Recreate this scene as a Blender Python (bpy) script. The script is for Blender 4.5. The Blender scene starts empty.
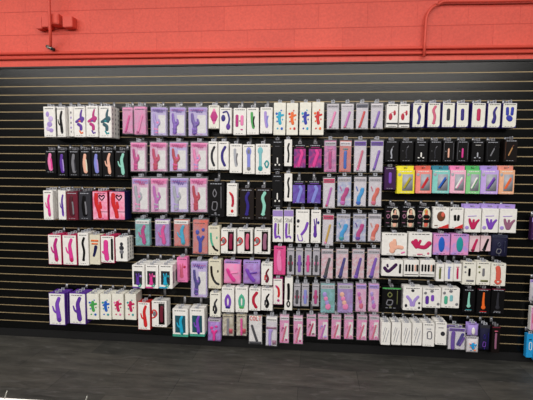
import bpy, bmesh, math, random
from mathutils import Vector, Matrix
random.seed(11)
COL = bpy.context.scene.collection
PI = math.pi

# ------------------------------------------------------------------ colours
HEX = dict(white='ece9e4', ivory='e9e6da', cream='ddd6c0', black='0b0a0c', charcoal='303036', gray='77767c', silver='a9abb4',
 graycard='b9b4ba', whitecard='dcd6da', lilac='a78fd0', pale_purple='c9b4e4', purple='5b2f9a', violet='7a45b8', lavender='a88fd6',
 indigo='2c1f7c', navy='1c1c4c', royal='2433a8', blue='1e5fc0', azure='1f98d8', cyan='1fa6cc', teal='24949a', teallight='7cbcc4', tealdark='23515e',
 bluegreen='2b7c96', mint='8fd0be', seagreen='4fae8e', green='45a050', greenh='4cb060', leafgreen='86cf8a', olive='6c7042',
 pink='ea7fb4', hotpink='dc3a92', magenta='b8267c', orchid='c060b4', rose='d2607e', raspberry='c02058', crimson='b81c3a', red='cf2426',
 maroon='6a2232', maroondark='4c1824', magdark='8a1e44', mauve='96607c', peach='ecb29a', coral='d8604e', salmon='e29080', orange='ec6a26',
 gold='caa03c', yellow='ecdf2c', yellowdark='b4a41c', tan='b88450', brown='6e4028', umber='1e1614', umberdark='150e0d', plum='3b1d48',
 periwinkle='8288d6', coralbox='f08c84', aqua='84cdc6', babypink='f2b4cc', lavbox='c4a6e8', apricot='eeb48e', hotpinkbox='dc4c8c',
 sea='3f9c86', lavtop='9a82c4', navygray='3a3f58', pinkgrad='e67a9c', purpcard='6a2a78', bluepurp='6654a8', purplecard='9a6cb0',
 pinkcard='d894ba', rosecard='e0b6ce', lilaccard='beb2dc', tealcard='5a9c92', salmoncard='c47a78', orchidcard='a8629c', bluecard='9ca8cc',
 rosewhite='d8a0a8', olivecard='a89c7e', navycard='20203a', swirl='dc8fc0', pinkcardp='e4c6cc', slatblack='060707')

def lin(h):
    o = []
    for i in (0, 2, 4):
        c = int(h[i:i+2], 16)/255
        o.append(c/12.92 if c <= .04045 else ((c+.055)/1.055)**2.4)
    return o + [1.0]

MATS = {}
DARK = ('black', 'charcoal', 'maroon', 'umber', 'umberdark', 'plum', 'navy', 'navycard')
def mat(col, rough=.45, metal=0.0, vary=.12, scale=45, other=None, spec=.4):
    key = (col, rough, metal, vary, scale, other, spec)
    if key in MATS: return MATS[key]
    m = bpy.data.materials.new(col); m.use_nodes = True
    nt = m.node_tree; b = nt.nodes['Principled BSDF']
    c = lin(HEX.get(col, col))
    b.inputs['Roughness'].default_value = rough
    b.inputs['Metallic'].default_value = metal
    b.inputs['Specular IOR Level'].default_value = min(spec, .15) if col in DARK else spec
    tc = nt.nodes.new('ShaderNodeTexCoord'); n = nt.nodes.new('ShaderNodeTexNoise')
    n.inputs['Scale'].default_value = scale; n.inputs['Detail'].default_value = 3
    nt.links.new(tc.outputs['Object'], n.inputs['Vector'])
    ramp = nt.nodes.new('ShaderNodeValToRGB')
    c2 = lin(HEX[other]) if other else [x*(1-vary) for x in c[:3]]+[1]
    ramp.color_ramp.elements[0].position = .34 if other else .3; ramp.color_ramp.elements[1].position = .62 if other else .7
    ramp.color_ramp.elements[0].color = c2; ramp.color_ramp.elements[1].color = c
    nt.links.new(n.outputs['Fac'], ramp.inputs['Fac']); nt.links.new(ramp.outputs['Color'], b.inputs['Base Color'])
    MATS[key] = m
    return m

BUSY = dict(lilaccard='pale_purple', rosecard='pinkcard', pinkcard='pink', purplecard='lilac', tealcard='teallight',
            salmoncard='coral', orchidcard='pink', bluecard='whitecard', rosewhite='whitecard', swirl='lavender', olivecard='cream')
def card_mat(col):
    return mat(col, .5, scale=26, other=BUSY.get(col)) if col in BUSY else mat(col, .5)

def shell_mat():
    if 'shell' in MATS: return MATS['shell']
    m = bpy.data.materials.new('clear_plastic'); m.use_nodes = True
    nt = m.node_tree; nt.nodes.clear()
    out = nt.nodes.new('ShaderNodeOutputMaterial'); mix = nt.nodes.new('ShaderNodeMixShader')
    tr = nt.nodes.new('ShaderNodeBsdfTransparent'); tr.inputs[0].default_value = (.97, .97, .98, 1)
    p = nt.nodes.new('ShaderNodeBsdfPrincipled'); p.inputs['Base Color'].default_value = (.7, .7, .74, 1); p.inputs['Roughness'].default_value = .22
    tc = nt.nodes.new('ShaderNodeTexCoord'); n = nt.nodes.new('ShaderNodeTexNoise'); n.inputs['Scale'].default_value = 30
    mr = nt.nodes.new('ShaderNodeMapRange'); mr.inputs['To Min'].default_value = .02; mr.inputs['To Max'].default_value = .13
    nt.links.new(tc.outputs['Object'], n.inputs['Vector']); nt.links.new(n.outputs['Fac'], mr.inputs['Value'])
    nt.links.new(mr.outputs['Result'], mix.inputs[0]); nt.links.new(tr.outputs[0], mix.inputs[1]); nt.links.new(p.outputs[0], mix.inputs[2])
    nt.links.new(mix.outputs[0], out.inputs['Surface'])
    MATS['shell'] = m
    return m

# ------------------------------------------------------------------ mesh helpers
def add_box(bm, x0, x1, y0, y1, z0, z1, bevel=0):
    r = bmesh.ops.create_cube(bm, size=1)
    vs = r['verts']
    for v in vs:
        v.co = Vector(((x0+x1)/2+v.co.x*(x1-x0), (y0+y1)/2+v.co.y*(y1-y0), (z0+z1)/2+v.co.z*(z1-z0)))
    if bevel:
        es = list({e for v in vs for e in v.link_edges})
        bmesh.ops.bevel(bm, geom=es, offset=bevel, segments=2, affect='EDGES')

def smooth_path(pts, n=5):
    if len(pts) < 3: return [Vector(pts[0]).lerp(Vector(pts[1]), k/6) for k in range(7)]
    P = [Vector(p) for p in pts]; P = [P[0]*2-P[1]]+P+[P[-1]*2-P[-2]]
    o = []
    for i in range(1, len(P)-2):
        for k in range(n):
            t = k/n; a, b, c, d = P[i-1:i+3]
            o.append(.5*((2*b)+(c-a)*t+(2*a-5*b+4*c-d)*t*t+(3*b-a-3*c+d)*t**3))
    o.append(P[-2])
    return o

def add_stroke(bm, pts, w, y, half, closed=False, taper=None, seg=8):
    """A rounded band through (x, z) points: half-width w in the plane of the wall, half-thickness half across it."""
    pts = [Vector(p) for p in pts]
    if closed:
        path = smooth_path(pts+[pts[0]], 4)[:-1]
    else:
        path = smooth_path(pts)
    n = len(path); L = [0]
    for i in range(1, n): L.append(L[-1]+(path[i]-path[i-1]).length)
    rings = []
    def ring(c, d, s):
        nn = Vector((-d.y, d.x)); vs = []
        for k in range(seg):
            a = 2*PI*k/seg
            q = c+nn*(w*s*math.cos(a))
            vs.append(bm.verts.new((q.x, y-half*max(s, .25)*math.sin(a), q.y)))
        return vs
    for i in range(n):
        a = path[i-1] if (i or closed) else path[0]; b = path[(i+1) % n] if (i < n-1 or closed) else path[-1]
        d = (b-a).normalized()
        s = 1
        if taper: s = taper[0]+(taper[1]-taper[0])*i/(n-1)
        if not closed and i == 0:
            for q, t in ((-1.0, .05), (-.8, .6), (-.4, .92)): rings.append(ring(path[0]+d*(w*s*q), d, s*t))
        rings.append(ring(path[i], d, s))
        if not closed and i == n-1:
            for q, t in ((.4, .92), (.8, .6), (1.0, .05)): rings.append(ring(path[-1]+d*(w*s*q), d, s*t))
    m = len(rings)
    for i in range(m if closed else m-1):
        A, B = rings[i], rings[(i+1) % m]
        for k in range(seg):
            bm.faces.new((A[k], A[(k+1) % seg], B[(k+1) % seg], B[k]))
    if not closed:
        bm.faces.new(rings[0]); bm.faces.new(rings[-1][::-1])

def add_disc(bm, cx, cz, rx, rz, y, half, seg=20):
    prev = None; rings = []
    for s, yy in ((1, y+half), (1, y), (.8, y-half*.7), (.4, y-half)):
        rings.append([bm.verts.new((cx+rx*s*math.cos(2*PI*k/seg), yy, cz+rz*s*math.sin(2*PI*k/seg))) for k in range(seg)])
    for A, B in zip(rings, rings[1:]):
        for k in range(seg): bm.faces.new((A[k], A[(k+1) % seg], B[(k+1) % seg], B[k]))
    bm.faces.new(rings[-1]); bm.faces.new(rings[0][::-1])

def add_poly(bm, pts, y, t):
    f = [bm.verts.new((x, y-t, z)) for x, z in pts]; b = [bm.verts.new((x, y, z)) for x, z in pts]
    n = len(pts); bm.faces.new(f); bm.faces.new(b[::-1])
    for k in range(n): bm.faces.new((f[k], b[k], b[(k+1) % n], f[(k+1) % n]))

def add_tube3(bm, path, r, seg=10):
    path = [Vector(p) for p in path]; rings = []
    up = Vector((0, 0, 1))
    for i, p in enumerate(path):
        d = (path[min(i+1, len(path)-1)]-path[max(i-1, 0)]).normalized()
        a = d.cross(Vector((1, 0, .013))).normalized() if abs(d.x) < .9 else d.cross(up).normalized()
        b = d.cross(a)
        rings.append([bm.verts.new(p+a*r*math.cos(2*PI*k/seg)+b*r*math.sin(2*PI*k/seg)) for k in range(seg)])
    for A, B in zip(rings, rings[1:]):
        for k in range(seg): bm.faces.new((A[k], A[(k+1) % seg], B[(k+1) % seg], B[k]))
    bm.faces.new(rings[0][::-1]); bm.faces.new(rings[-1])

def build(name, bm, m, parent=None, smooth=False, loc=None):
    bmesh.ops.recalc_face_normals(bm, faces=bm.faces)
    me = bpy.data.meshes.new(name); bm.to_mesh(me); bm.free()
    if m: me.materials.append(m)
    if smooth:
        for p in me.polygons: p.use_smooth = True
    o = bpy.data.objects.new(name, me); COL.objects.link(o)
    if parent: o.parent = parent
    if loc: o.location = loc
    return o

def make(name, m, fn, parent=None, smooth=False):
    bm = bmesh.new(); fn(bm)
    return build(name, bm, m, parent, smooth)

def tag(o, label, cat, group=None):
    o['label'] = label; o['category'] = cat
    if group: o['group'] = group
def struct(o):
    o['kind'] = 'structure'; return o

# ------------------------------------------------------------------ pictures and products: strokes in unit coordinates
# entry: (kind, colour index, half width as a share of the width, points, ...)
S = lambda c, w, pts, **k: ('s', c, w, pts, k)
D = lambda c, u, v, ru, rv: ('d', c, u, v, ru, rv)
B = lambda c, u0, v0, u1, v1: ('b', c, u0, v0, u1, v1)
SH = {
 'blotch': [D(0,.35,.75,.14,.09), D(1,.6,.6,.2,.09), D(0,.5,.42,.22,.09), D(1,.35,.28,.15,.08), D(0,.62,.22,.18,.07)],
 'rabbit': [S(0,.13,[(.64,.84),(.52,.66),(.56,.45),(.62,.18)],taper=(.8,1.15)), S(0,.07,[(.56,.38),(.34,.44),(.24,.58)],taper=(1.3,.6)), S(1,.1,[(.62,.2),(.63,.14)])],
 'rabbitl': [S(0,.11,[(.2,.84),(.24,.6),(.34,.42),(.32,.14)],taper=(.7,1.2)), S(0,.07,[(.4,.4),(.54,.5),(.5,.64)],taper=(1.2,.8)), D(1,.44,.52,.1,.045), S(1,.08,[(.26,.28),(.4,.26)]), D(1,.34,.14,.13,.04)],
 'dots': [D(0,.5,.8,.14,.04), D(1,.5,.63,.14,.04), D(0,.5,.46,.14,.04), D(1,.5,.3,.14,.04), D(0,.5,.16,.1,.03)],
 'moth': [S(0,.13,[(.72,.88),(.62,.72),(.7,.52)],taper=(.5,1)), S(0,.2,[(.22,.5),(.5,.56),(.74,.6)],taper=(.5,1)), S(0,.13,[(.4,.42),(.6,.36),(.62,.26)]), S(1,.06,[(.5,.2),(.62,.12)]), D(1,.74,.14,.07,.03), D(1,.52,.52,.1,.03)],
 'moth2': [S(0,.1,[(.5,.2),(.35,.42),(.3,.55)],taper=(1.2,.7)), S(0,.1,[(.55,.2),(.7,.4),(.85,.52)],taper=(1.2,.7)), S(0,.07,[(.52,.25),(.55,.52)]), D(1,.16,.2,.12,.08), S(1,.025,[(.2,.68),(.7,.7)])],
 'slim': [S(0,.2,[(.46,.8),(.4,.5),(.52,.2)],taper=(.7,1)), S(1,.07,[(.55,.62),(.6,.42),(.62,.22)])],
 'slimd': [S(0,.11,[(.42,.8),(.45,.5),(.55,.26)]), S(1,.06,[(.62,.66),(.55,.48),(.62,.3)])],
 'ess': [S(0,.11,[(.6,.84),(.46,.68),(.58,.44),(.5,.17)]), D(0,.5,.17,.14,.04)],
 'leaf': [S(0,.16,[(.4,.3),(.52,.45),(.6,.6)],taper=(.7,1)), B(1,.15,.78,.85,.84), B(1,.2,.68,.8,.73)],
 'leafc': [S(0,.13,[(.66,.74),(.46,.55),(.6,.32),(.5,.18)],taper=(.5,1.1)), S(1,.07,[(.36,.44),(.34,.26)])],
 'leafcee': [S(0,.09,[(.22,.74),(.26,.5),(.42,.3)]), S(1,.09,[(.42,.3),(.6,.2),(.8,.16)]), D(0,.75,.6,.06,.05)],
 'pair': [S(0,.17,[(.38,.76),(.38,.45),(.45,.16)]), S(0,.08,[(.36,.3),(.16,.4)]), S(1,.08,[(.82,.86),(.82,.15)])],
 'bead': [D(0,.52,.72,.13,.08), D(0,.52,.56,.2,.1), D(1,.52,.4,.18,.09), S(0,.09,[(.52,.3),(.52,.16)])],
 'splash': [S(0,.13,[(.5,.68),(.48,.5),(.55,.36)]), S(0,.09,[(.3,.56),(.6,.6),(.78,.62)]), D(1,.25,.66,.1,.04), D(1,.7,.2,.1,.045), D(0,.35,.2,.07,.03), D(1,.3,.42,.06,.03), D(0,.75,.48,.06,.03), D(1,.62,.76,.06,.025)],
 'heart': [S(0,.13,[(.26,.88),(.26,.6),(.42,.32),(.48,.12)]), S(0,.08,[(.36,.52),(.55,.42),(.5,.6)]), S(1,.035,[(.62,.68),(.45,.8),(.5,.87),(.62,.82),(.74,.87),(.79,.8)],closed=True), B(1,.5,.28,.98,.295)],
 'diag': [S(0,.1,[(.32,.12),(.68,.74)]), D(1,.3,.12,.11,.05)],
 'diagb': [S(0,.13,[(.62,.2),(.4,.42),(.2,.72)],taper=(1,.8)), S(1,.06,[(.45,.55),(.82,.6)])],
 'diagr': [S(0,.09,[(.3,.1),(.5,.4),(.68,.68)]), S(1,.05,[(.2,.5),(.32,.66),(.45,.6)]), D(1,.72,.16,.16,.04)],
 'diagt': [S(0,.15,[(.36,.1),(.5,.4),(.7,.76)],taper=(1.1,.75)), D(1,.34,.1,.2,.06)],
 'diagc': [S(0,.13,[(.42,.12),(.56,.4),(.68,.6),(.6,.72)]), S(1,.02,[(.2,.86),(.8,.86)])],
 'diagw': [B(2,.3,.12,.9,.82), S(0,.06,[(.4,.25),(.74,.66)]), S(1,.03,[(.46,.22),(.8,.6)]), D(2,.14,.8,.1,.07)],
 'fork': [S(0,.12,[(.5,.12),(.5,.4),(.36,.56)]), S(0,.1,[(.5,.4),(.7,.58)]), D(0,.3,.72,.13,.08), D(1,.7,.8,.11,.06)],
 'bunny': [S(0,.15,[(.42,.5),(.45,.3)]), D(0,.44,.26,.2,.1), S(0,.06,[(.4,.5),(.3,.72)]), S(0,.06,[(.5,.5),(.56,.74)]), D(1,.74,.62,.12,.05)],
 'band': [S(1,.045,[(.02,.52),(.1,.64),(.26,.62),(.34,.5),(.2,.38),(.02,.34)]), D(3,.2,.5,.13,.1), B(4,.46,.1,.86,.9), S(0,.12,[(.68,.75),(.64,.5),(.66,.24)])],
 'egg': [D(1,.52,.52,.3,.24), D(0,.52,.52,.2,.34), D(0,.52,.52,.38,.1)],
 'eggs': [D(0,.35,.46,.17,.15), D(0,.7,.62,.11,.11), S(1,.02,[(.4,.62),(.62,.66)])],
 'hookring': [S(1,.07,[(.3,.82),(.62,.84),(.8,.6),(.76,.4)]), D(0,.72,.27,.18,.13), D(1,.3,.6,.18,.13), D(2,.3,.6,.1,.07)],
 'twobars': [S(0,.12,[(.28,.7),(.28,.35)]), S(1,.12,[(.68,.68),(.68,.4)]), B(0,.45,.5,.55,.54), D(0,.66,.2,.1,.03)],
 'cee': [S(0,.13,[(.66,.8),(.4,.6),(.4,.36),(.62,.16)])],
 'spoon': [D(0,.5,.76,.22,.15), S(0,.14,[(.5,.66),(.5,.2)]), D(1,.5,.76,.13,.09), D(1,.5,.18,.16,.07)],
 'spoonring': [D(0,.32,.78,.18,.12), S(0,.1,[(.32,.7),(.32,.2)]), D(1,.32,.2,.16,.09), S(1,.05,[(.62,.35),(.76,.45),(.88,.35),(.76,.22)],closed=True)],
 'tiny': [S(0,.06,[(.5,.42),(.5,.26)]), D(0,.3,.2,.08,.03), D(0,.68,.2,.08,.03), S(1,.02,[(.3,.8),(.7,.8)])],
 'tinyf': [S(0,.055,[(.5,.6),(.45,.45),(.5,.28)]), S(1,.03,[(.62,.74),(.52,.66)]), D(0,.48,.2,.07,.05), D(1,.2,.52,.03,.02)],
 'tinys': [S(0,.075,[(.5,.6),(.5,.24)]), S(1,.012,[(.1,.12),(.1,.9)]), S(1,.012,[(.9,.12),(.9,.9)]), D(1,.26,.5,.05,.03)],
 'tinyd': [S(0,.05,[(.36,.3),(.6,.62)]), S(1,.03,[(.6,.68),(.7,.74)]), S(1,.012,[(.1,.12),(.1,.9)])],
 'tinyb': [S(0,.09,[(.5,.68),(.5,.42)]), D(1,.18,.78,.09,.05), D(1,.2,.55,.07,.04), B(1,.3,.14,.85,.22)],
 'outline': [S(0,.03,[(.4,.78),(.3,.66),(.4,.56),(.52,.66)],closed=True), S(1,.03,[(.3,.42),(.25,.22),(.5,.2),(.55,.4)],closed=True), S(0,.02,[(.8,.85),(.8,.25)]), D(0,.45,.1,.07,.03)],
 'wandc': [S(0,.12,[(.4,.68),(.56,.6),(.62,.42),(.56,.32)]), S(1,.08,[(.3,.72),(.42,.66)]), D(1,.55,.16,.14,.05)],
 'stud': [S(0,.12,[(.28,.56),(.24,.3),(.3,.14)]), S(0,.09,[(.3,.14),(.6,.18),(.72,.13)]), B(1,.5,.24,.62,.58)],
 'curvering': [S(0,.1,[(.86,.6),(.72,.42),(.45,.26)]), S(0,.035,[(.14,.24),(.24,.08),(.5,.08),(.46,.2)]), D(1,.18,.66,.11,.055), D(1,.16,.5,.06,.03)],
 'banded': [S(0,.22,[(.5,.78),(.5,.2)]), B(1,.15,.42,.85,.56)],
 'tear': [S(0,.1,[(.5,.7),(.34,.52),(.36,.3),(.5,.22),(.64,.3),(.66,.52)],closed=True), S(1,.1,[(.4,.2),(.6,.2)])],
 'loop': [S(0,.17,[(.45,.8),(.5,.6),(.5,.35)]), S(0,.08,[(.5,.3),(.32,.2),(.5,.1),(.68,.2)],closed=True)],
 'strap': [S(0,.12,[(.5,.86),(.5,.1)]), B(1,.56,.14,.94,.4)],
 'colt': [S(0,.1,[(.22,.72),(.4,.45),(.62,.14)]), B(0,.02,.03,.98,.12)],
 'wandband': [B(1,.02,.66,.98,.74), S(0,.14,[(.42,.6),(.36,.4),(.38,.08)]), D(0,.42,.6,.22,.06), B(1,.6,.08,.96,.24)],
 'stick': [S(0,.13,[(.5,.72),(.48,.45),(.5,.18)]), B(1,.3,.8,.7,.84)],
 'curved': [S(0,.165,[(.4,.14),(.42,.34),(.62,.52),(.7,.66)]), D(1,.38,.16,.2,.08), S(1,.04,[(.18,.75),(.3,.6)])],
 'beads': [S(0,.07,[(.28,.72),(.4,.48),(.5,.28)]), D(0,.28,.72,.16,.09), D(1,.36,.56,.15,.09), D(0,.44,.41,.15,.09), D(1,.52,.26,.2,.12)],
 'pill': [S(0,.14,[(.5,.7),(.5,.34)])],
 'jay': [S(0,.13,[(.66,.82),(.5,.64),(.56,.42),(.48,.24)],taper=(.6,1.2))],
 'you': [S(0,.11,[(.32,.78),(.34,.55)]), S(0,.11,[(.68,.78),(.66,.55)]), S(0,.2,[(.46,.4),(.54,.36)])],
 'figure': [D(2,.66,.6,.28,.3), B(2,.44,.02,.86,.36), S(0,.12,[(.62,.78),(.66,.62)]), S(1,.07,[(.66,.76),(.66,.7)]), S(1,.13,[(.64,.58),(.68,.36),(.64,.12)]), S(3,.14,[(.56,.5),(.76,.5)]), S(3,.13,[(.56,.3),(.76,.3)]), S(4,.03,[(.2,.42),(.12,.52),(.22,.6),(.32,.5)],closed=True), B(4,.08,.72,.38,.75), B(4,.08,.2,.3,.23)],
 'round': [D(0,.5,.58,.26,.24), D(1,.6,.66,.12,.12), B(0,.1,.12,.3,.16)],
 'twoblack': [S(0,.1,[(.38,.6),(.4,.42)]), S(0,.1,[(.64,.6),(.62,.42)]), D(1,.1,.9,.06,.05)],
 'trident': [S(0,.1,[(.42,.22),(.5,.5),(.5,.68)],taper=(1.2,.7)), S(0,.08,[(.46,.3),(.62,.38),(.8,.36)]), S(0,.07,[(.42,.25),(.36,.5),(.46,.6)]), S(1,.035,[(.8,.12),(.9,.16)])],
 'tridentr': [S(0,.1,[(.42,.42),(.7,.4),(.88,.56)],taper=(.8,1.1)), S(0,.09,[(.4,.44),(.3,.66)]), S(0,.08,[(.34,.4),(.18,.6)]), S(0,.06,[(.4,.44),(.5,.66)]), D(1,.86,.14,.05,.05), S(1,.025,[(.4,.1),(.6,.1)])],
 'ovalb': [D(1,.5,.5,.19,.36), D(0,.5,.5,.13,.28)],
 'wide': [S(0,.08,[(.14,.5),(.3,.3),(.5,.5),(.66,.72)]), S(0,.05,[(.26,.7),(.28,.6)]), S(1,.05,[(.86,.72),(.86,.25)])],
 'fourb': [S(0,.07,[(.16,.68),(.16,.36)]), S(0,.07,[(.37,.68),(.37,.36)]), S(0,.07,[(.58,.68),(.58,.36)]), S(1,.05,[(.76,.68),(.76,.36)]), S(0,.07,[(.9,.68),(.9,.36)]), B(0,.05,.1,.95,.14)],
 'vee': [S(0,.08,[(.22,.58),(.4,.4),(.44,.22)]), S(0,.08,[(.78,.58),(.6,.4),(.56,.22)]), D(1,.16,.2,.07,.07), D(1,.86,.12,.06,.05), D(1,.86,.32,.06,.05), D(1,.5,.84,.09,.06)],
 'pills': [S(0,.1,[(.24,.52),(.24,.26)]), S(1,.09,[(.54,.58),(.54,.4)]), D(3,.14,.74,.08,.07), D(3,.86,.2,.08,.07), D(3,.5,.84,.1,.07)],
 'rocket': [S(0,.12,[(.5,.28),(.48,.5),(.5,.82)],taper=(1,.55)), D(0,.5,.26,.16,.08), B(1,.25,.08,.75,.11)],
 'slash': [S(0,.025,[(.24,.14),(.56,.76)]), S(1,.035,[(.5,.14),(.8,.66)]), S(1,.03,[(.2,.45),(.4,.8)])],
 'pillo': [S(1,.05,[(.4,.35),(.4,.62),(.72,.62),(.72,.35)],closed=True), B(0,.3,.74,.7,.78)],
 'dotb': [D(0,.66,.5,.2,.1), B(1,.25,.75,.7,.78)],
 'twow': [S(0,.13,[(.28,.85),(.26,.45),(.28,.1)]), S(1,.1,[(.58,.3),(.86,.8)]), S(0,.08,[(.7,.25),(.94,.62)])],
}
FONT = {'C': [[(.9,.85),(.5,1),(.1,.75),(.1,.25),(.5,0),(.9,.15)]], 'O': [[(.5,1),(.1,.75),(.1,.25),(.5,0),(.9,.25),(.9,.75),(.5,1)]],
        'L': [[(.15,1),(.15,0)], [(.15,0),(.85,0)]], 'T': [[(0,1),(1,1)], [(.5,1),(.5,0)]], 'S': [[(.9,.9),(.4,1),(.15,.75),(.8,.35),(.6,0),(.1,.1)]],
        't': [[(.5,1),(.5,0),(.8,0)], [(.1,.7),(.9,.7)]], 'u': [[(.1,.65),(.15,.1),(.6,0),(.85,.2)], [(.85,.65),(.85,0)]], 'd': [[(.85,1),(.85,0)], [(.85,.5),(.4,.6),(.1,.3),(.4,0),(.85,.15)]]}
def add_word(bm, word, x0, x1, z0, z1, y, w):
    n = len(word); step = (x1-x0)/n
    for i, ch in enumerate(word):
        for st in FONT[ch]:
            add_stroke(bm, [(x0+step*(i+.1+.8*u), z0+(z1-z0)*v) for u, v in st], w, y, .0009, seg=6)

def artwork(root, shape, cols, W, H, y, half, name, product=False):
    """One mesh for each colour of the picture printed on a pack, or of the product inside it."""
    ents = SH[shape]; extra = {2: 'white', 3: 'charcoal', 4: 'umber'}
    if shape == 'figure': extra = {2: 'cream', 3: 'black', 4: 'mauve'}
    if shape == 'pills': extra[3] = 'gray'
    if shape == 'band': extra[3] = 'gray'
    if shape == 'diagw': extra[2] = 'silver'
    for ci in sorted({e[1] for e in ents}):
        col = cols[ci] if ci < 2 else extra[ci]
        bm = bmesh.new()
        layer = {2: 0, 4: .0004}.get(ci, .0009+.0006*ci)
        for e in ents:
            if e[1] != ci: continue
            yy = y-layer; hh = half if ci < 2 else min(half, .0012)
            if e[0] == 's':
                _, _, w, pts, k = e
                add_stroke(bm, [((u-.5)*W, v*H) for u, v in pts], w*W, yy, hh, **k)
            elif e[0] == 'd':
                _, _, u, v, ru, rv = e
                add_disc(bm, (u-.5)*W, v*H, ru*W, rv*H, yy, hh)
            else:
                _, _, u0, v0, u1, v1 = e
                add_box(bm, (u0-.5)*W, (u1-.5)*W, yy-.0009, yy+.0003, v0*H, v1*H)
        nm = name
        if ci == 2: nm = 'picture_ground'
        if ci == 4: nm = 'window' if shape == 'band' else 'emblem'
        o = build(nm, bm, mat(col, .3 if product else .42, spec=.5 if product else .35), root, smooth=True)

def lettering(root, W, H, v, col, y, n=4):
    bm = bmesh.new(); x = -W*.36
    while x < W*.3:
        l = random.uniform(.05, .16)*W
        add_box(bm, x, min(x+l, W*.38), y-.0008, y+.0002, v*H, v*H+min(.006, H*.03)); x += l+W*.035
    if n > 1:
        for k in range(3): add_box(bm, -W*.3+k*W*.2, -W*.3+k*W*.2+W*.13, y-.0008, y+.0002, .05*H, .05*H+min(.003, H*.02))
    build('lettering', bm, mat(col), root)

DARK = ('black', 'charcoal', 'maroon', 'umber', 'umberdark', 'plum', 'navy', 'navycard')
NAME = dict(box='product_box', clam='blister_pack', flap='window_box', wind='window_box', wind2='window_box', flip='window_box', bag='product_pouch')
CAT = dict(box='box', clam='blister pack', flap='box', wind='box', wind2='box', flip='box', bag='pouch')

def tab(root, W, top, y, m, w=.03):
    w = min(w, W*.6)
    def f(bm):
        add_box(bm, -w/2, -.006, y, y+.0012, top-.004, top+.022)
        add_box(bm, .006, w/2, y, y+.0012, top-.004, top+.022)
        add_box(bm, -.006, .006, y, y+.0012, top+.018, top+.022)
        add_box(bm, -.006, .006, y, y+.0012, top-.004, top+.006)
    make('hang_tab', m, f, root)

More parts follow.
